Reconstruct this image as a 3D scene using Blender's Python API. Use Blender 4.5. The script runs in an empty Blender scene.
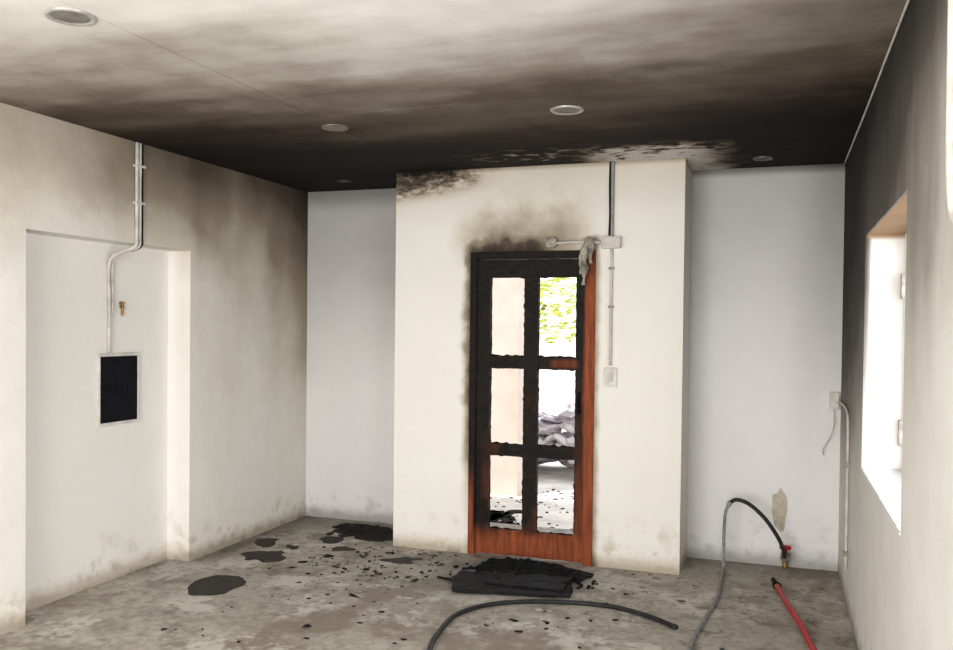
import bpy, bmesh, math, random
from mathutils import Vector, Matrix, noise as mn
random.seed(7)
scene=bpy.context.scene
scene.view_settings.view_transform='Standard'
scene.view_settings.look='None'
scene.view_settings.exposure=0.08

# ---------------------------------------------------------------- node DSL
class S:
    def __init__(s,nt,sock): s.nt=nt; s.k=sock
    def _m(s,op,o,rev=False):
        n=s.nt.nodes.new('ShaderNodeMath'); n.operation=op
        a,b=(o,s) if rev else (s,o)
        for i,v in enumerate((a,b)):
            if isinstance(v,S): s.nt.links.new(v.k,n.inputs[i])
            else: n.inputs[i].default_value=v
        return S(s.nt,n.outputs[0])
    def __add__(s,o): return s._m('ADD',o)
    def __radd__(s,o): return s._m('ADD',o)
    def __sub__(s,o): return s._m('SUBTRACT',o)
    def __rsub__(s,o): return s._m('SUBTRACT',o,True)
    def __mul__(s,o): return s._m('MULTIPLY',o)
    def __rmul__(s,o): return s._m('MULTIPLY',o)
    def max(s,o): return s._m('MAXIMUM',o)
    def min(s,o): return s._m('MINIMUM',o)
    def abs(s): return s._m('ABSOLUTE',0.0)
    def ss(s,a,b):
        n=s.nt.nodes.new('ShaderNodeMapRange'); n.interpolation_type='SMOOTHSTEP'
        s.nt.links.new(s.k,n.inputs[0]); n.inputs[1].default_value=a; n.inputs[2].default_value=b
        return S(s.nt,n.outputs[0])
    def box(s,a,b,w): return s.ss(a-w,a+w)*(1.0-s.ss(b-w,b+w))

class Mat:
    def __init__(s,name,rough=0.8,metal=0.0,spec=0.3):
        s.m=bpy.data.materials.new(name); s.m.use_nodes=True; s.nt=s.m.node_tree
        s.b=s.nt.nodes['Principled BSDF']; s.b.inputs['Roughness'].default_value=rough
        s.b.inputs['Metallic'].default_value=metal; s.b.inputs['Specular IOR Level'].default_value=spec
        g=s.nt.nodes.new('ShaderNodeNewGeometry'); s.P=g.outputs['Position']
        sp=s.nt.nodes.new('ShaderNodeSeparateXYZ'); s.nt.links.new(s.P,sp.inputs[0])
        s.x,s.y,s.z=[S(s.nt,sp.outputs[i]) for i in range(3)]
    def noise(s,scale,detail=4,st=(1,1,1),rough=.55,off=0):
        v=s.nt.nodes.new('ShaderNodeVectorMath'); v.operation='MULTIPLY_ADD'
        s.nt.links.new(s.P,v.inputs[0]); v.inputs[1].default_value=st; v.inputs[2].default_value=(off,off*1.7,off*.6)
        n=s.nt.nodes.new('ShaderNodeTexNoise'); s.nt.links.new(v.outputs[0],n.inputs['Vector'])
        n.inputs['Scale'].default_value=scale; n.inputs['Detail'].default_value=detail; n.inputs['Roughness'].default_value=rough
        return S(s.nt,n.outputs[0])
    def ramp(s,v,els):
        r=s.nt.nodes.new('ShaderNodeValToRGB'); s.nt.links.new(v.k,r.inputs[0])
        e=r.color_ramp.elements
        e[0].position=els[0][0]; e[0].color=(*els[0][1],1); e[1].position=els[-1][0]; e[1].color=(*els[-1][1],1)
        for p,c in els[1:-1]:
            q=e.new(p); q.color=(*c,1)
        return r.outputs[0]
    def mix(s,f,a,b,mode='MIX'):
        n=s.nt.nodes.new('ShaderNodeMix'); n.data_type='RGBA'; n.blend_type=mode
        if isinstance(f,S): s.nt.links.new(f.k,n.inputs[0])
        else: n.inputs[0].default_value=f
        for i,v in ((6,a),(7,b)):
            if isinstance(v,tuple): n.inputs[i].default_value=(*v,1)
            else: s.nt.links.new(v,n.inputs[i])
        return n.outputs[2]
    def color(s,c):
        if isinstance(c,tuple): s.b.inputs['Base Color'].default_value=(*c,1)
        else: s.nt.links.new(c,s.b.inputs['Base Color'])
    def bump(s,h,strength=.3,dist=.01):
        n=s.nt.nodes.new('ShaderNodeBump'); s.nt.links.new(h.k,n.inputs['Height'])
        n.inputs['Strength'].default_value=strength; n.inputs['Distance'].default_value=dist
        s.nt.links.new(n.outputs[0],s.b.inputs['Normal'])

def simple(name,col,col2=None,scale=20,rough=.6,metal=0,spec=.3,bump=0):
    m=Mat(name,rough,metal,spec); n=m.noise(scale,5)
    if col2 is None: col2=tuple(c*.75 for c in col)
    m.color(m.ramp(n,[(.3,col),(.7,col2)]))
    if bump: m.bump(n,bump,.01)
    return m.m

SOOT=[(0,(.80,.785,.75)),(.2,(.60,.55,.465)),(.42,(.30,.25,.185)),(.68,(.085,.065,.048)),(1,(.008,.007,.006))]
SOOTG=[(0,(.78,.775,.76)),(.2,(.55,.53,.50)),(.42,(.27,.25,.23)),(.68,(.08,.072,.064)),(1,(.01,.01,.01))]
SOOTB=[(0,(.78,.77,.765)),(.2,(.53,.52,.51)),(.42,(.26,.25,.24)),(.68,(.08,.075,.07)),(1,(.01,.01,.01))]

def finish_wall(m,soot,ramp=SOOT,dirt=.3,hook=None):
    n=m.noise(9,6,off=3); n2=m.noise(1.6,3,off=8)
    low=(1.0-(m.z+(n-.5)*.22).ss(0.0,.13))*dirt
    mould=(1.0-(m.z+(n2-.5)*.5).ss(0.0,.38))*(n.ss(.5,.7))*.20*(dirt/.3)
    base=(soot+low+mould+(n2-.5)*.05).max(0.0).min(1.0)
    c=m.ramp(base,ramp)
    if hook: c=hook(c)
    m.color(c)
    fine=m.noise(60,4); m.bump(fine*.4+n*1.2+n2*2.0,.25,.012)
    return m.m

# ceiling
m=Mat('sooty_ceiling',.85,0,.15)
n1=m.noise(.9,4,(1,1.6,1)); n2=m.noise(5,6,off=2); n3=m.noise(9,6,(1,1.5,1),off=5); n4=m.noise(1.6,5,(.45,1.8,1),off=9)
k=(m.y+(n1-.5)*1.2+(n2-.5)*.25+(n4-.5)*1.0)
s_=k.ss(1.7,5.3)*.80+m.y.ss(4.2,5.4)*.20+m.y.ss(3.0,3.9)*.05
s_=s_+(0-m.x).ss(1.7,3.4)*m.y.ss(1.4,3.0)*.20*(1.0-m.y.ss(4.5,5.5)*.5)+m.x.ss(-1.0,.3)*.13*m.y.ss(1.5,3)
s_=s_+(n2-.5)*.14+(n4-.5)*.12
fl=(n3+(n2-.5)*.5+(m.y-5.4)*.45).ss(.30,.52)*(m.x+(n2-.5)*.4).box(-1.15,-.33,.20)*m.y.ss(4.98,5.32)
fl2=(n3+(n2-.5)*.4).ss(.50,.66)*m.x.box(-1.9,-1.2,.25)*m.y.box(5.1,5.6,.12)
s_=s_*(1.0-fl*.84)*(1.0-fl2*.6)
j=(1.0-(m.x+2.3).abs().ss(.002,.008))*.07+(1.0-(m.y-3.95).abs().ss(.002,.008))*.05
m.color(m.ramp((s_+j).max(0.0).min(1.0),[(0,(.76,.745,.72)),(.2,(.55,.525,.49)),(.42,(.27,.235,.20)),(.62,(.11,.085,.065)),(.85,(.026,.018,.012)),(1,(.007,.005,.005))]))
m.bump(n1*3.0+n2,.2,.02)
M_ceil=m.m

# left wall
m=Mat('plaster_left',.85,0,.2)
n1=m.noise(1.3,4); n2=m.noise(3,4,(1,1.6,.3),rough=.45,off=4); n3=m.noise(10,5,off=1); n5=m.noise(2.2,4,off=11)
top=(m.z+(n1-.5)*.7).ss(1.7,2.75)*.28
ctop=m.z.ss(2.25,2.66)*m.y.ss(3.4,5.0)*.14
corner=(m.y+(n2-.5)*.9+(n5-.5)*.6).ss(4.4,6.5)*(m.z+(n5-.5)*.8).ss(.4,2.3)*.34
edge=m.y.ss(5.9,6.26)*m.z.ss(.6,1.8)*.12
clean=(1.0-(m.y+(n3-.5)*.12-5.52).abs().ss(.02,.22))*.5*(1.0-m.z.ss(2.0,2.5))
over=(m.y+(n5-.5)*.7).box(4.0,5.2,.35)*(m.z+(n5-.5)*.4).ss(1.95,2.35)*.18
s_=top+ctop+(corner+edge)*(1.0-clean)+over+(n3-.5)*.06+(n5-.5)*.08+.055
M_left=finish_wall(m,s_*m.x.ss(-3.84,-3.7).max(.26))

# centre wall
m=Mat('plaster_center',.85,0,.2)
n1=m.noise(2.0,4); n2=m.noise(7,6,off=4); n3=m.noise(16,6,(1,1,2.2),rough=.65,off=1)
dl=(-2.01-m.x)+(n2-.5)*.10
hl=(1.0-dl.ss(-.02,.08))*(1.0-m.x.ss(-1.9,-1.8))*m.z.ss(.1,1.0)*.68*(1.0-(m.z+(n2-.5)*.15).ss(2.08,2.24))
az=(m.z-2.08)
ha=(1.0-(az+(n2-.5)*.35).ss(.02,.46))*(m.x+(n1-.5)*.4).box(-1.98,-1.24,.18)*m.z.ss(1.95,2.06)*.40
hb=(1.0-(az+(n2-.5)*.2).ss(-.02,.13))*m.x.box(-2.0,-1.48,.10)*m.z.ss(2.0,2.06)*.50
hr=(1.0-(m.x+1.14+(n2-.5)*.05).ss(0.0,.05))*m.x.ss(-1.3,-1.2)*(1.0-m.z.ss(2.15,2.2))*.35
tlr=(m.z+(m.x+2.576)*-.10).ss(2.38,2.62)*(1.0-(m.x+(n2-.5)*.5).ss(-2.3,-1.75))
tl=(tlr*.66+(n3-.5)*1.6*tlr.ss(.05,.5)).max(0.0)
tg=(m.z+(n1-.5)*.25).ss(2.2,2.7)*.16+m.z.ss(2.61,2.655)*.22
s_=hl.max(ha+hb).max(hr).max(tl)+tg+.03
M_center=finish_wall(m,s_,SOOT)

# recesses
m=Mat('plaster_recess_left',.85,0,.2)
n1=m.noise(1.6,4); n2=m.noise(6,5,off=2)
s_=(m.z+(n1-.5)*.6).ss(.9,2.5)*.20+m.z.ss(2.45,2.66)*.22+m.x.ss(-3.3,-2.7)*m.z.box(1.5,2.3,.4)*.10+.05+(n2-.5)*.05
M_recl=finish_wall(m,s_,SOOTB)
m=Mat('plaster_recess_right',.85,0,.2)
n1=m.noise(1.6,4); n2=m.noise(6,5,off=2)
s_=(m.z+(n1-.5)*.5).ss(1.1,2.8)*.20+m.z.ss(2.58,2.655)*.35+m.x.ss(0,.4)*m.z.ss(.6,2.2)*.16+(n2-.5)*.04+.01
M_recr=finish_wall(m,s_,SOOTB)
# right wall
m=Mat('plaster_right',.85,0,.2)
n1=m.noise(1.2,4); n2=m.noise(5,6,(1,1,.30),off=2); n3=m.noise(2.5,5,off=6)
s_=(m.z+(n1-.5)*.8+(m.y-3.5)*.26).ss(.85,2.75)*.68*m.y.ss(.0,3.0).max(.55)+m.y.ss(4.0,5.6)*m.z.ss(.6,1.6)*.26+m.z.ss(2.2,2.6)*.16+(n2-.5)*.28*m.z.ss(1.0,1.9)+(n3-.5)*.16+.11
s_=s_*(1.0-m.x.ss(.386,.42)*.8)
sof=m.x.ss(.386,.40)*m.z.ss(2.0,2.025)
M_right=finish_wall(m,s_,SOOTG,hook=lambda c:m.mix(sof,c,(.30,.19,.11)))
m=Mat('plaster_rear',.85); M_rear=finish_wall(m,m.z.ss(1.5,3.0)*.2)

# floor
m=Mat('stained_concrete_floor',.62,0,.35)
n1=m.noise(1.1,5,off=1); n2=m.noise(4,7,off=4,rough=.65); n3=m.noise(22,6,off=7); n4=m.noise(70,3); n5=m.noise(2.2,6,off=12,rough=.6)
v=n2*.6+n3*.25+n1*.25
c=m.ramp(v,[(.36,(.12,.10,.08)),(.5,(.30,.27,.225)),(.62,(.52,.48,.42)),(.75,(.70,.665,.60))])
st=(n1+(n2-.5)*.8).ss(.50,.66)*.75
c=m.mix(st,c,(.16,.118,.078))
pale=(n5+(n3-.5)*.3).ss(.52,.62)*.65
c=m.mix(pale,c,(.64,.61,.55))
st2=(n2*.5+n3*.5).ss(.54,.62)*m.y.ss(3.6,4.8)*.65
c=m.mix(st2,c,(.045,.04,.035))
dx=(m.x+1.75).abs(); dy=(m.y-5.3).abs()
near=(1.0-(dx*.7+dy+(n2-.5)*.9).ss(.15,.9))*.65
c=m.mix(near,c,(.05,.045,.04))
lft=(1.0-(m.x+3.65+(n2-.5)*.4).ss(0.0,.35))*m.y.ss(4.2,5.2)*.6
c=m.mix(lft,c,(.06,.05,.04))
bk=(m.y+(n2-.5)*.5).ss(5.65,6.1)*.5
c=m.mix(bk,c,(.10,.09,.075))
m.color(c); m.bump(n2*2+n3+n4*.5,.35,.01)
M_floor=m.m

M_white=simple('dirty_white_plastic',(.72,.71,.67),(.5,.48,.43),15,.5)
M_dplastic=simple('sooted_plastic',(.42,.38,.32),(.16,.14,.12),25,.6)
M_grey=simple('grey_conduit',(.36,.36,.35),(.2,.19,.18),20,.5)
M_pale=simple('pale_conduit',(.62,.60,.56),(.40,.37,.33),12,.5)
M_black=simple('charred_black',(.003,.003,.0035),(.012,.012,.012),40,.75,0,.08,.6)
M_board=simple('charred_board',(.004,.004,.005),(.016,.016,.018),14,.65,0,.10,.5)
M_boxblk=simple('burnt_cavity',(.008,.008,.013),(.003,.003,.004),10,.7,0,.1)
M_flake=simple('soot_flake',(.010,.009,.008),(.03,.026,.023),30,.85,0,.08)
M_wet=simple('melted_residue',(.036,.032,.028),(.062,.055,.048),12,.7,0,.08)
M_rubber=simple('black_rubber_hose',(.010,.010,.012),(.028,.028,.03),30,.5,0,.2)
M_greyhose=simple('dusty_grey_hose',(.14,.15,.15),(.30,.30,.29),35,.6)
M_red=simple('red_hose_rubber',(.50,.012,.015),(.32,.01,.012),18,.4)
M_brass=simple('brass',(.50,.30,.09),(.22,.13,.05),30,.4,.7)
M_patch=simple('exposed_render',(.60,.54,.45),(.40,.35,.28),25,.9,0,.2,.5)
M_frame=simple('white_window_paint',(.74,.74,.73),(.62,.62,.61),8,.5)
M_melt=simple('melted_fitting',(.50,.46,.38),(.05,.045,.04),14,.6,0,.3,.6)
M_ring=simple('downlight_metal',(.50,.48,.45),(.30,.28,.26),20,.35,.4)
M_ringd=simple('downlight_metal_sooted',(.20,.17,.14),(.10,.085,.07),20,.45,.3)
M_ringb=simple('downlight_metal_black',(.04,.034,.03),(.02,.017,.015),20,.6,.1,.1)
M_dish=simple('downlight_reflector',(.20,.19,.18),(.13,.12,.11),20,.4,.2)
M_dishd=simple('downlight_reflector_sooted',(.09,.08,.07),(.05,.045,.04),20,.5,.1)
M_ground=simple('pale_yard_paving',(.75,.72,.68),(.50,.46,.43),5,.9)
M_garden=simple('pink_beige_render',(.68,.59,.53),(.56,.48,.42),4,.9)
M_gwall=simple('white_yard_wall',(.8,.8,.8),(.7,.7,.7),4,.9)
M_leaf=simple('sunlit_leaves',(.32,.48,.05),(.70,.68,.20),6,.6)
M_bark=simple('bark',(.2,.15,.1),None,20,.9)
M_rub=simple('grey_rubble',(.30,.28,.33),(.58,.54,.54),3,.9,0,.2,.4)
# door wood
m=Mat('half_burnt_varnished_wood',.6,0,.15)
n1=m.noise(7,6,(1,1,.5)); n2=m.noise(40,5,(1,1,.12)); n3=m.noise(45,4,off=3)
wood=m.ramp(n2,[(.3,(.30,.075,.025)),(.7,(.13,.03,.012))])
rj=(m.x+(n1-.5)*.05).ss(-1.222,-1.205)*(1.0-(m.z+(n1-.5)*.8).ss(1.75,2.25)*.8)
bt=(1.0-(m.z+(n1-.5)*.20+(m.x+1.25).abs()*.08).ss(.13,.28))
lj=(1.0-m.x.ss(-1.985,-1.96))*(1.0-(m.z+(n1-.5)*.4).ss(.3,.7))
rs=(m.x+(n1-.5)*.1).ss(-1.29,-1.25)*(1.0-(m.z+(n1-.5)*1.5).ss(.2,1.1))*.6
mid=(m.x+(n1-.5)*.1).box(-1.44,-1.26,.03)*(m.z+(n1-.5)*.05).box(1.30,1.35,.015)*.5
lo=n1.ss(.52,.68)*(1.0-m.z.ss(.3,1.5))*.25
w=rj.max(bt).max(lj).max(rs).max(mid).max(lo)
c=m.mix(w,m.ramp(n3,[(.3,(.002,.002,.002)),(.7,(.015,.010,.007))]),wood)
m.color(c); m.bump(n3*1.5+n1,.5,.008)
M_door=m.m

# ---------------------------------------------------------------- mesh helpers
def link(o,parent=None):
    scene.collection.objects.link(o)
    if parent: o.parent=parent
    return o
def fin(bm,name,mat,parent=None,smooth=False):
    bmesh.ops.recalc_face_normals(bm,faces=bm.faces)
    me=bpy.data.meshes.new(name); bm.to_mesh(me); bm.free()
    if smooth:
        for p in me.polygons: p.use_smooth=True
    me.materials.append(mat)
    return link(bpy.data.objects.new(name,me),parent)
def abox(bm,x0,x1,y0,y1,z0,z1,bev=0):
    r=bmesh.ops.create_cube(bm,size=1)
    for v in r['verts']:
        v.co=Vector(((x0+x1)/2+v.co.x*(x1-x0),(y0+y1)/2+v.co.y*(y1-y0),(z0+z1)/2+v.co.z*(z1-z0)))
    if bev:
        es=list({e for v in r['verts'] for e in v.link_edges})
        bmesh.ops.bevel(bm,geom=es,offset=bev,segments=2,affect='EDGES')
def boxes(name,lst,mat,parent=None,bev=0):
    bm=bmesh.new()
    for b in lst: abox(bm,*b,bev=bev)
    return fin(bm,name,mat,parent)
def empty(name,loc=(0,0,0)):
    e=bpy.data.objects.new(name,None); e.empty_display_size=.1
    link(e); return e
def catmull(pts,n=8):
    P=[Vector(p) for p in pts]; P=[P[0]*2-P[1]]+P+[P[-1]*2-P[-2]]; out=[]
    for i in range(1,len(P)-2):
        a,b,c,d=P[i-1:i+3]
        for k in range(n):
            t=k/n
            out.append(.5*((2*b)+(c-a)*t+(2*a-5*b+4*c-d)*t*t+(3*b-a-3*c+d)*t**3))
    out.append(P[-2]); return out
def tube(bm,pts,r,seg=10,smooth=8,rf=None):
    P=catmull(pts,smooth) if smooth>1 else [Vector(p) for p in pts]
    up=Vector((0,0,1)); rings=[]; prev=None
    for i,p in enumerate(P):
        t=(P[min(i+1,len(P)-1)]-P[max(i-1,0)]).normalized()
        if prev is None:
            a=t.cross(up)
            if a.length<1e-3: a=t.cross(Vector((1,0,0)))
            a.normalize()
        else: a=(prev-t*prev.dot(t)).normalized()
        prev=a; b=t.cross(a)
        rr=r if rf is None else rf(i/(len(P)-1))
        rings.append([bm.verts.new(p+(a*math.cos(q)+b*math.sin(q))*rr) for q in [2*math.pi*k/seg for k in range(seg)]])
    for A,B in zip(rings,rings[1:]):
        for k in range(seg): bm.faces.new((A[k],A[(k+1)%seg],B[(k+1)%seg],B[k]))
    bm.faces.new(rings[0][::-1]); bm.faces.new(rings[-1])
def tubeobj(name,pts,r,mat,parent=None,**k):
    bm=bmesh.new(); tube(bm,pts,r,**k); return fin(bm,name,mat,parent,True)
def lathe(bm,prof,c,seg=40,sc=1):
    rings=[[bm.verts.new((c[0]+sc*r*math.cos(a),c[1]+sc*r*math.sin(a),c[2]+z)) for a in [2*math.pi*k/seg for k in range(seg)]] for r,z in prof]
    for A,B in zip(rings,rings[1:]):
        for k in range(seg): bm.faces.new((A[k],A[(k+1)%seg],B[(k+1)%seg],B[k]))
    return rings

# ---------------------------------------------------------------- room shell
H=2.65; XL=-3.65; XR=.385; YB=-1.6
boxes('floor',[(-4.1,.8,YB-.2,6.6,-.15,0)],M_floor)
boxes('ceiling',[(-4.1,.8,YB-.2,6.6,H,H+.2)],M_ceil)
boxes('wall_left',[(-4.05,XL,YB,3.45,0,H),(-4.05,XL,3.45,4.766,2.045,H),(-4.05,XL,4.766,6.5,0,H),(-4.05,-3.825,3.45,4.766,0,2.045)],M_left)
boxes('wall_right',[(XR,XR+.25,YB,.6,0,H),(XR,XR+.25,.6,2.0,0,.9),(XR,XR+.25,.6,2.0,2.03,H),(XR,XR+.25,2.0,3.13,0,H),
   (XR,XR+.25,3.13,4.56,0,.9),(XR,XR+.25,3.13,4.56,2.03,H),(XR,XR+.25,4.56,6.5,0,H)],M_right)
boxes('wall_back',[(-2.576,-2.01,5.636,5.83,0,H),(-1.14,-.577,5.636,5.83,0,H),(-2.01,-1.14,5.636,5.83,2.08,H),
   (-2.576,-2.40,5.83,6.5,0,H),(-.75,-.577,5.83,6.5,0,H)],M_center)
boxes('wall_back_left',[(XL,-2.576,6.26,6.5,0,H)],M_recl)
boxes('wall_back_right',[(-.577,XR,6.10,6.5,0,H)],M_recr)
boxes('wall_rear',[(XL,-3.3,YB-.2,YB,0,H),(0.1,XR,YB-.2,YB,0,H),(-3.3,.1,YB-.2,YB,2.3,H)],M_rear)

# windows (right wall)
for i,(y0,y1) in enumerate(((3.13,4.56),(.6,2.0))):
    e=empty('window_%d'%(i+1)); z0,z1=.9,2.03; t=.045; xa,xb=XR+.17,XR+.21
    ym=(y0+y1)/2
    boxes('frame',[(xa,xb,y0,y0+t,z0,z1),(xa,xb,y1-t,y1,z0,z1),(xa,xb,y0+t,y1-t,z0,z0+t),(xa,xb,y0+t,y1-t,z1-t,z1),(xa,xb,ym-.02,ym+.02,z0+t,z1-t)],M_frame,e)
    boxes('sill',[(XR-.004,XR+.17,y0+.002,y1-.002,z0,z0+.012)],M_frame,e,.003)
    boxes('hinges',[(xa-.018,xa,y1-.06,y1-.02,1.72,1.84),(xa-.018,xa,y1-.06,y1-.02,1.03,1.15),(xa-.03,xa,ym-.01,ym+.01,1.4,1.5)],M_dplastic,e,.002)

# ---------------------------------------------------------------- door
d=empty('door_1')
y0,y1=5.625,5.70
boxes('door_frame',[(-2.01,-1.962,y0,y1+.03,0,2.08),(-1.207,-1.14,y0,y1+.03,0,2.08),(-1.962,-1.207,y0,y1+.03,2.03,2.08),],M_door,d,.004)
def rough(name,lst,mat,par,amp=.003,cuts=.02):
    bm=bmesh.new()
    for (a,b,c,dd,e_,f) in lst:
        nx=max(1,int((b-a)/cuts)); nz=max(1,int((f-e_)/cuts)); 
        vs={}
        for k,yy in enumerate((c,dd)):
            for i in range(nx+1):
                for j in range(nz+1):
                    vs[(k,i,j)]=bm.verts.new((a+(b-a)*i/nx,yy,e_+(f-e_)*j/nz))
        for i in range(nx):
            for j in range(nz):
                bm.faces.new((vs[0,i,j],vs[0,i+1,j],vs[0,i+1,j+1],vs[0,i,j+1]))
                bm.faces.new((vs[1,i,j],vs[1,i,j+1],vs[1,i+1,j+1],vs[1,i+1,j]))
        for i in range(nx):
            for j in (0,nz): bm.faces.new((vs[0,i,j],vs[1,i,j],vs[1,i+1,j],vs[0,i+1,j]))
        for j in range(nz):
            for i in (0,nx): bm.faces.new((vs[0,i,j],vs[0,i,j+1],vs[1,i,j+1],vs[1,i,j]))
    for v in bm.verts:
        n=mn.noise_vector(v.co*17)+mn.noise_vector(v.co*45)*.5
        v.co+=Vector((n.x*amp,n.y*amp*.7,n.z*amp))
    return fin(bm,name,mat,par)
L=(5.645,5.69)
rough('stiles',[(-1.958,-1.868,*L,.012,2.025),(-1.627,-1.530,*L,.17,1.92),(-1.270,-1.212,*L,.012,2.025)],M_door,d)
rough('rails',[(-1.87,-1.27,5.648,5.687,.012,.185),(-1.87,-1.27,5.648,5.687,1.905,2.025),(-1.87,-1.27,5.648,5.687,.69,.770),(-1.87,-1.27,5.648,5.687,1.288,1.370)],M_door,d)
bm=bmesh.new()
for (xa,xb) in ((-1.867,-1.628),(-1.529,-1.271)):
    for (za,zb) in ((.182,.692),(.769,1.29),(1.369,1.907)):
        per=[]; st=.013
        nx=int((xb-xa)/st); nz=int((zb-za)/st)
        for i in range(nx): per.append((xa+(xb-xa)*i/nx,za,0,1))
        for i in range(nz): per.append((xb,za+(zb-za)*i/nz,-1,0))
        for i in range(nx): per.append((xb-(xb-xa)*i/nx,zb,0,-1))
        for i in range(nz): per.append((xa,zb-(zb-za)*i/nz,1,0))
        inn=[];out=[]
        for (x,z,dx,dz) in per:
            g=max(.001,.001+.012*mn.noise(Vector((x*30,z*30,1)))+random.random()*.005+(.006 if dz==1 else 0))
            ix=min(max(x+dx*g,xa+.004),xb-.004); iz=min(max(z+dz*g,za+.004),zb-.004)
            out.append(bm.verts.new((x,5.665,z))); inn.append(bm.verts.new((ix,5.665,iz)))
        for k in range(len(per)):
            q=(k+1)%len(per); bm.faces.new((out[k],out[q],inn[q],inn[k]))
fin(bm,'burnt_glazing_bead',M_black,d)
bm=bmesh.new()
abox(bm,-1.255,-1.235,5.62,5.645,1.0,1.14,.003); tube(bm,[(-1.245,5.62,1.08),(-1.245,5.60,1.08),(-1.243,5.595,1.04),(-1.243,5.60,1.0)],.008,seg=8,smooth=4)
fin(bm,'door_handle',M_black,d)

# ---------------------------------------------------------------- centre wall electrics
e=empty('wall_conduit')
tubeobj('upper_pipe',[(-1.035,5.622,2.648),(-1.035,5.622,2.4),(-1.035,5.622,2.165)],.011,M_grey,e)
tubeobj('burnt_cable',[(-1.05,5.625,2.648),(-1.052,5.622,2.5),(-1.048,5.62,2.3),(-1.052,5.62,2.17)],.008,M_black,e)
tubeobj('lower_pipe',[(-1.035,5.624,2.08),(-1.035,5.624,1.7),(-1.035,5.624,1.326)],.010,M_pale,e)
tubeobj('side_pipe',[(-1.105,5.615,2.125),(-1.13,5.613,2.127),(-1.17,5.612,2.128)],.012,M_pale,e)
boxes('junction_box',[(-1.10,-.975,5.58,5.635,2.085,2.16)],M_pale,e,.006)
boxes('pipe_clips',[(-1.052,-1.018,5.61,5.635,1.7,1.715),(-1.052,-1.018,5.61,5.635,1.95,1.965)],M_dplastic,e)
s=empty('light_switch')
boxes('plate',[(-1.075,-.99,5.620,5.635,1.185,1.315)],M_white,s,.004)
boxes('rocker',[(-1.05,-1.015,5.612,5.622,1.22,1.28)],M_pale,s,.003)
# melted lamp
e=empty('melted_wall_lamp')
boxes('lamp_base',[(-1.47,-1.40,5.58,5.635,2.10,2.165)],M_melt,e,.01)
tubeobj('lamp_arm',[(-1.18,5.612,2.13),(-1.3,5.612,2.132),(-1.41,5.612,2.127)],.010,M_pale,e)
bm=bmesh.new()
def rfm(t): return .030*(1-.55*t)+.007*math.sin(t*19)
tube(bm,[(-1.17,5.60,2.13),(-1.19,5.575,2.11),(-1.208,5.57,2.03),(-1.202,5.575,1.95),(-1.21,5.585,1.85)],.03,rf=rfm,smooth=10,seg=12)
tube(bm,[(-1.16,5.585,2.11),(-1.17,5.585,2.05),(-1.167,5.59,1.99)],.02,rf=lambda t:.022*(1-.7*t)+.002,smooth=8)
tube(bm,[(-1.21,5.585,2.09),(-1.232,5.585,2.02),(-1.228,5.59,1.92)],.02,rf=lambda t:.017*(1-.7*t)+.002,smooth=8)
for v in bm.verts: v.co+=mn.noise_vector(v.co*35)*.007
fin(bm,'drooping_diffuser',M_melt,e,True)

# ---------------------------------------------------------------- left niche
e=empty('fuse_box')
X0=-3.825; ya,yb,za,zb=4.130,4.470,.945,1.385; t=.020
boxes('rim',[(X0,X0+.018,ya,ya+t*.7,za,zb),(X0,X0+.018,yb-t*.4,yb,za,zb),(X0,X0+.018,ya+t*.7,yb-t*.4,za,za+t),(X0,X0+.018,ya+t*.7,yb-t*.4,zb-t,zb)],M_white,e,.003)
boxes('burnt_panel',[(X0,X0+.012,ya+t*.7,yb-t*.4,za+t,zb-t)],M_boxblk,e)
boxes('burnt_breakers',[(X0+.012,X0+.015,4.19+k*.045,4.225+k*.045,1.12,1.19) for k in range(5)],M_boxblk,e,.001)
e=empty('electrical_conduit')
for k,(dy,r,mt) in enumerate(((0,.011,M_pale),(.026,.010,M_pale),(.047,.006,M_black))):
    Y=4.245+dy
    pts=[(XL+.014,Y,2.646),(XL+.014,Y,2.3),(XL+.014,Y,2.10),(XL+.016,Y-.01,2.03),(XL-.04,Y-.03,2.0),(XL-.12,Y-.045,1.965),(X0+.014,Y-.035,1.9),(X0+.014,Y-.03,1.7)]
    pts+= [(X0+.014,Y-.03,1.387)] if k==0 else [(X0+.014,Y-.035,1.62)]
    if k==2: pts=pts[:5]
    tubeobj('pipe_%d'%(k+1),pts,r,mt,e)
boxes('clips',[(XL,XL+.026,4.228,4.308,z,z+.014) for z in (2.50,2.28)],M_pale,e)
bm=bmesh.new()
tube(bm,[(X0+.012,4.325,1.70),(X0+.014,4.325,1.66),(X0+.012,4.327,1.61)],.008,smooth=4)
tube(bm,[(X0+.012,4.305,1.69),(X0+.012,4.345,1.69)],.006,smooth=1)
abox(bm,X0,X0+.02,4.314,4.338,1.655,1.68,.003)
fin(bm,'brass_pipe_fitting',M_brass)

# ---------------------------------------------------------------- ceiling downlights
for (x,y,mr,md,sc) in ((-2.379,2.44,M_ring,M_dish,1),(-1.011,4.228,M_ring,M_dish,.97),(-2.309,4.24,M_ringd,M_dish,.85),(-.115,5.77,M_ringd,M_dishd,.7),(-3.089,5.826,M_ringb,M_dishd,.7)):
    e=empty('recessed_downlight')
    bm=bmesh.new(); lathe(bm,[(.086,.0),(.086,-.005),(.081,-.009),(.070,-.008),(.065,-.002)],(x,y,H),sc=sc); fin(bm,'trim_ring',mr,e,True)
    bm=bmesh.new(); r=lathe(bm,[(.066,-.004),(.040,-.0025),(.036,-.005),(.010,-.006)],(x,y,H),sc=sc); bm.faces.new(r[-1]); fin(bm,'reflector',md,e,True)

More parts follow.
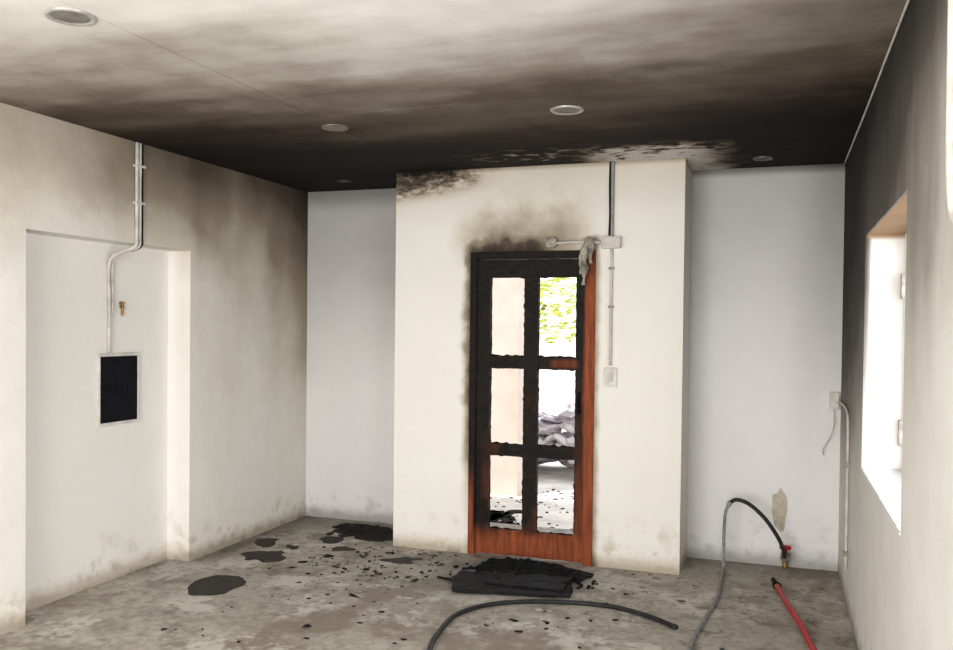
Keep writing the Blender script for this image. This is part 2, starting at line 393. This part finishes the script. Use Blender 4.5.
tubeobj('trim_1',[(XR-.008,6.09,H-.012),(XR-.006,4.5,H-.014),(XR-.008,3,H-.012),(XR-.007,0,H-.012)],.005,M_pale)
e=empty('wall_conduit')
tubeobj('pipe',[(XR-.013,2.30,H-.02),(XR-.013,2.30,2.3),(XR-.013,2.29,2.0),(XR-.013,2.25,1.86),(XR-.013,2.15,1.80)],.011,M_white,e)
e=empty('socket_box')
boxes('box',[(.315,.372,6.055,6.10,1.06,1.17)],M_white,e,.005)
tubeobj('pipe',[(.365,6.06,1.10),(.372,5.95,1.11),(.374,5.6,1.12),(.374,5.36,1.10),(.374,5.30,1.02),(.374,5.29,.7),(.374,5.29,.22)],.008,M_pale,e)
tubeobj('loose_cable',[(.34,6.075,1.06),(.345,6.05,.97),(.32,6.04,.88),(.28,6.06,.80),(.285,6.075,.76)],.004,M_pale,e)
boxes('clip',[(.36,XR,5.275,5.305,.30,.33),(.36,XR,5.275,5.305,.8,.83)],M_dplastic,e)

bm=bmesh.new(); c=bm.verts.new((.02,6.090,.385)); ring=[];rb=[]
for k in range(28):
    a=2*math.pi*k/28; q=1+.35*mn.noise(Vector((math.cos(a)*1.5,math.sin(a)*1.5,3)))
    p=(.02+.05*q*math.cos(a),.385+.13*q*math.sin(a))
    ring.append(bm.verts.new((p[0],6.094,p[1]))); rb.append(bm.verts.new((p[0],6.1005,p[1])))
for k in range(28):
    q=(k+1)%28; bm.faces.new((c,ring[k],ring[q])); bm.faces.new((ring[k],rb[k],rb[q],ring[q]))
fin(bm,'broken_plaster_patch',M_patch)

# ---------------------------------------------------------------- tap + hose
e=empty('standpipe_valve')
tubeobj('stub_pipe',[(.06,6.05,0.0),(.06,6.05,.06),(.06,6.04,.10),(.06,5.98,.10)],.018,M_brass,e,smooth=6)
bm=bmesh.new(); tube(bm,[(.06,6.0,.10),(.058,5.93,.10),(.055,5.90,.105)],.03,rf=lambda t:.030-.008*abs(math.sin(t*9)),smooth=8,seg=12)
fin(bm,'valve_body',M_dplastic,e,True)
bm=bmesh.new(); tube(bm,[(.06,5.95,.12),(.06,5.95,.165)],.012,smooth=1); r=lathe(bm,[(.012,.155),(.035,.152),(.038,.162),(.035,.172),(.012,.175)],(.06,5.95,0),20); bm.faces.new(r[-1])
fin(bm,'hand_wheel',M_red,e,True)
h=empty('garden_hose')
HG=[(-.317,5.80,.018),(-.314,5.5,.012),(-.313,5.22,.012),(-.356,4.757,.012),(-.385,4.39,.012),(-.36,4.1,.012),(-.25,3.7,.012)]
tubeobj('black_section',[(.054,5.895,.108),(.045,5.87,.17),(.011,5.85,.25),(-.067,5.85,.36),(-.165,5.85,.445),(-.245,5.85,.468),(-.29,5.85,.44)],.013,M_rubber,h)
tubeobj('grey_section',[(-.288,5.85,.443),(-.312,5.85,.37),(-.319,5.85,.22),(-.318,5.845,.09)]+HG,.011,M_greyhose,h)
tubeobj('coupling',[(-.282,5.85,.452),(-.296,5.85,.425)],.017,M_grey,h,smooth=1)
HB=[(-.9,3.1,.014),(-1.4,3.5,.014),(-1.56,3.85,.014),(-1.61,4.1,.014),(-1.62,4.38,.014),(-1.50,4.61,.014),(-1.25,4.76,.014),(-.912,4.82,.014),(-.671,4.74,.014),(-.48,4.60,.014)]
tubeobj('black_hose',HB,.013,M_rubber)
e=empty('red_fire_hose')
HR=[(.012,5.55,.019),(.07,5.2,.019),(.135,4.85,.019),(.172,4.57,.019),(.22,4.2,.019),(.2,3.8,.019),(.05,3.4,.019)]
tubeobj('hose',HR,.016,M_red,e)
bm=bmesh.new(); tube(bm,[(-.012,5.70,.017),(.004,5.6,.018),(.014,5.54,.019)],.02,rf=lambda t:.013+.009*t+(.004 if t>.8 else 0),smooth=8)
fin(bm,'nozzle',M_black,e,True)
tubeobj('ferrule',[(.012,5.55,.019),(.018,5.51,.019)],.0185,M_brass,e,smooth=1)
HOSEPTS=[p for q in (HG,HB,HR) for p in catmull(q,20)]

# ---------------------------------------------------------------- debris
def flake(bm,x,y,r,z,th=.003,asp=1,rot=0,n=9,tilt=0,jit=.35):
    top=[];bot=[]; sd=random.random()*50
    for k in range(n):
        a=2*math.pi*k/n; q=r*(1+jit*2*mn.noise(Vector((math.cos(a)*1.3+sd,math.sin(a)*1.3,sd)))+random.uniform(-.08,.08)*jit*3)
        px,py=q*math.cos(a)*asp,q*math.sin(a)
        X=x+px*math.cos(rot)-py*math.sin(rot); Y=y+px*math.sin(rot)+py*math.cos(rot)
        dz=tilt*(px)
        top.append(bm.verts.new((X,Y,z+th+max(0,dz)))); bot.append(bm.verts.new((X,Y,z+max(0,dz)*.8)))
    bm.faces.new(top); bm.faces.new(bot[::-1])
    for k in range(n):
        q=(k+1)%n; bm.faces.new((top[k],bot[k],bot[q],top[q]))
bm=bmesh.new()
PUD=[(-3.16,4.39,.20,.8,.3,40,.12),(-3.28,5.06,.15,1.0,.5,34,.25),(-3.46,5.38,.11,.9,.2,24,.4),(-3.22,5.34,.055,1.0,.2,16,.4),(-3.07,5.62,.075,1.2,.2,18,.4),(-2.86,5.42,.055,1.4,.2,18,.4),(-2.35,5.30,.07,1.5,.4,26,.5)]
for (x,y,r,asp,rot,n,j) in PUD: flake(bm,x,y,r,.001,.003,asp,rot,n,jit=j)
fin(bm,'melted_residue_puddles',M_wet)
bm=bmesh.new(); cnt=0
while cnt<210:
    u=random.random()
    if u<.5: x,y=random.gauss(-2.15,.40),random.gauss(5.15,.27)
    elif u<.75: x,y=random.uniform(-3.4,-.6),random.uniform(4.3,5.6)
    elif u<.87: x,y=random.gauss(-3.0,.25),random.gauss(5.5,.2)
    else: x,y=random.uniform(-3.2,.2),random.uniform(3.6,5.5)
    if x<-3.58 or x>.3 or y<2.5 or y>5.58: continue
    if abs(x+1.5)<.55 and abs(y-5.15)<.5: continue
    if any(math.hypot(x-p[0],y-p[1])<p[2]*1.9+.03 for p in PUD): continue
    if min(math.hypot(x-p.x,y-p.y) for p in HOSEPTS)<.06: continue
    cnt+=1
    r=random.choice((.004,.005,.006,.007,.009,.012,.016))*random.uniform(.7,1.2)
    if random.random()<.04 and y>4.7 and x<-1.9: r*=2.0
    flake(bm,x,y,r,.001,random.uniform(.001,.004),random.uniform(.9,2.0),random.random()*6,random.choice((6,7,8,9)),random.choice((0,0,.1,.25)))
fin(bm,'soot_flakes',M_flake)
bm=bmesh.new()
flake(bm,-2.93,5.93,.16,.001,.008,1.6,-.25,40,.0,.35)
flake(bm,-2.80,5.80,.09,.001,.014,1.8,-.2,30,.03,.4)
flake(bm,-3.15,6.02,.085,.001,.011,1.4,.1,24,.05,.5)
for i in range(30):
    flake(bm,random.uniform(-3.2,-2.72),random.uniform(5.74,6.08),random.uniform(.01,.035),.006,random.uniform(.005,.009),1.5,random.random()*6,8,.1)
fin(bm,'charred_rubble_sheet',M_flake)
# pile
e=empty('charred_debris_pile')
bm=bmesh.new()
def board(c,w,l,th,rot,tx=0,ty=0):
    r=bmesh.ops.create_grid(bm,x_segments=20,y_segments=16,size=.5)
    mt=Matrix.Translation(c)@Matrix.Rotation(rot,4,'Z')@Matrix.Rotation(tx,4,'X')@Matrix.Rotation(ty,4,'Y')
    vs=r['verts']
    for v in vs:
        x,y=v.co.x*w,v.co.y*l
        ed=1+.09*mn.noise(Vector((x*14,y*14,c[0]*7)))+.04*mn.noise(Vector((x*45,y*45,c[0]*7)))
        v.co=mt@Vector((x*ed,y*ed,.007*mn.noise(Vector((x*20,y*20,2)))))
    fs=list({f for v in vs for f in v.link_faces})
    ex=bmesh.ops.extrude_face_region(bm,geom=fs)
    for v in [g for g in ex['geom'] if isinstance(g,bmesh.types.BMVert)]: v.co.z+=th
board((-1.50,5.03,.008),.72,.42,.012,.22,0,0)
board((-1.42,5.08,.024),.48,.26,.010,.05,.01,.01)
board((-1.27,5.36,.012),.34,.20,.012,-.3,0,.02)
fin(bm,'burnt_panel',M_board,e)
bm=bmesh.new()
N,Mm=70,44; g={}
for i in range(N+1):
    for j in range(Mm+1):
        u=i/N*2-1; v=j/Mm*2-1
        x=-1.50+u*.34; y=5.34+v*.21
        f=max(0,1-(u*u+v*v))
        p=Vector((x*9,y*9,0)); hh=.060*f**.5*(.55+.9*abs(mn.noise(p))+.5*abs(mn.noise(p*3.1)))+.012*mn.noise(p*6)*min(1,f*3)
        g[i,j]=bm.verts.new((x+.008*mn.noise(p*3),y,max(0.002,hh)))
for i in range(N):
    for j in range(Mm): bm.faces.new((g[i,j],g[i+1,j],g[i+1,j+1],g[i,j+1]))
bmesh.ops.delete(bm,geom=[f for f in bm.faces if all(v.co.z<.004 for v in f.verts)],context='FACES')
fin(bm,'ash_mound',M_black,e)
bm=bmesh.new()
for i in range(90):
    a=random.random()*6.28; rr=random.random()**.6
    x=-1.50+math.cos(a)*rr*.48; y=5.22+math.sin(a)*rr*.33
    if y>5.58: continue
    r=random.uniform(.005,.016)
    q=bmesh.ops.create_icosphere(bm,subdivisions=1,radius=r)
    hz=.0 if rr>.75 else .02*(1-rr)+.015
    for v in q['verts']:
        v.co=Vector((v.co.x*random.uniform(.8,1.6)+x,v.co.y*random.uniform(.8,1.5)+y,max(.001,v.co.z*random.uniform(.5,.9)+hz+r*.5)))
fin(bm,'char_lumps',M_black,e)
bm=bmesh.new()
tube(bm,[(-1.98,5.0,.012),(-1.86,4.97,.012),(-1.80,4.95,.012)],.008,smooth=2,seg=6)
tube(bm,[(-1.9,5.22,.014),(-1.75,5.28,.02),(-1.6,5.2,.035)],.009,smooth=3,seg=6)
tube(bm,[(-1.1,5.15,.012),(-1.2,5.25,.02),(-1.3,5.4,.025)],.009,smooth=3,seg=6)
fin(bm,'burnt_sticks',M_black,e)

# ---------------------------------------------------------------- outdoors
boxes('yard_ground',[(-14,9,6.6,24,-.2,-.06)],M_ground)
boxes('garden_wall',[(-6,-2.36,8.0,8.2,-.06,2.9)],M_garden)
boxes('boundary_wall',[(-14,9,16,16.2,-.06,1.55)],M_gwall)
b=empty('leafy_shrub')
bm=bmesh.new()
for i in range(1300):
    while True:
        p=Vector((random.uniform(-1,1),random.uniform(-1,1),random.uniform(-1,1)))
        if p.length<1: break
    if mn.noise(p*3)<-.05: continue
    c=Vector((-2.95,12,2.0))+Vector((p.x*.8,p.y*.7,p.z*.66))
    R=Matrix.Rotation(random.random()*6.28,3,'Z')@Matrix.Rotation(random.uniform(-1,1),3,'X')
    s_=random.uniform(.05,.09)
    vs=[bm.verts.new(c+R@Vector(q)*s_) for q in ((-1,0,0),(0,-.4,.08),(1,0,0),(0,.4,.08))]
    bm.faces.new(vs)
fin(bm,'leaves',M_leaf,b)
tubeobj('stem',[(-3.5,12.2,-.06),(-3.45,12.2,.7),(-3.4,12.2,1.5),(-3.2,12.2,1.9)],.03,M_bark,b,smooth=4,seg=7)
bm=bmesh.new()
for i in range(110):
    a=random.random()*6.28; rr=random.random()**.5; 
    x=-2.15+math.cos(a)*rr*.75; y=9.4+math.sin(a)*rr*.5; hh=(1-rr)*.78
    r=random.uniform(.05,.13)
    q=bmesh.ops.create_icosphere(bm,subdivisions=2,radius=r); sc=(random.uniform(.8,1.9),random.uniform(.8,1.4),random.uniform(.3,.8)); sd=random.random()*20
    tl=random.uniform(-.5,.5)
    for v in q['verts']:
        n=1+.5*mn.noise(v.co/r*1.6+Vector((sd,0,0)))
        v.co=Vector((v.co.x*sc[0]*n+x,v.co.y*sc[1]*n+y,max(-.06,v.co.z*sc[2]*n+hh+tl*v.co.x)))
fin(bm,'rubble_heap',M_rub)
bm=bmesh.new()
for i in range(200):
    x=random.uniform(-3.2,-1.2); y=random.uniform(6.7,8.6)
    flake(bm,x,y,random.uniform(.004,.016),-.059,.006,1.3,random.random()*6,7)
for i in range(90):  # dense dark flakes: sooty ground, also standing in for the ground shade there
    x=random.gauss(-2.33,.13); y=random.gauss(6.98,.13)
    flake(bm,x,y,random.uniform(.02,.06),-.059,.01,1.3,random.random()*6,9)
fin(bm,'yard_ash_and_shade_scatter',M_flake)

# ---------------------------------------------------------------- light
w=bpy.data.worlds.new('sky'); scene.world=w; w.use_nodes=True
bg=w.node_tree.nodes['Background']; bg.inputs[0].default_value=(.95,.97,1,1); bg.inputs[1].default_value=1.8
su=bpy.data.lights.new('sun','SUN'); su.energy=6; su.angle=.01; su.color=(1,.95,.88)
so=link(bpy.data.objects.new('sun',su)); so.rotation_euler=Vector((.35,.45,-1.0)).to_track_quat('-Z','Y').to_euler()
def area(name,loc,dirv,sx,sy,p,col=(1,1,1)):
    l=bpy.data.lights.new(name,'AREA'); l.shape='RECTANGLE'; l.size=sx; l.size_y=sy; l.energy=p; l.color=col
    o=link(bpy.data.objects.new(name,l)); o.location=loc; o.rotation_euler=Vector(dirv).to_track_quat('-Z','Z').to_euler()
area('rear_fill_light',(-1.6,YB-.4,1.25),(0,1,0),3.2,2.1,245,(1,.985,.95))  # added area lamp outside the rear opening, fills the room from behind camera
area('window_daylight',(1.0,1.3,1.7),(-1,.1,-.2),1.3,1.2,90,(.99,.99,1))
area('window_daylight_b',(1.5,3.7,1.7),(-1,.1,-.15),1.3,1.1,38,(.99,.99,1))

# ---------------------------------------------------------------- camera
cam=bpy.data.cameras.new('camera'); co=link(bpy.data.objects.new('camera',cam)); scene.camera=co
cam.sensor_width=36; cam.lens=869/953*36; cam.shift_y=.0175; cam.clip_start=.05
R=Matrix.Rotation(math.radians(19.2),4,'Z')@Matrix.Rotation(math.radians(89.0),4,'X')@Matrix.Rotation(math.radians(.63),4,'Z')
co.matrix_world=Matrix.Translation((0,0,1.57))@R
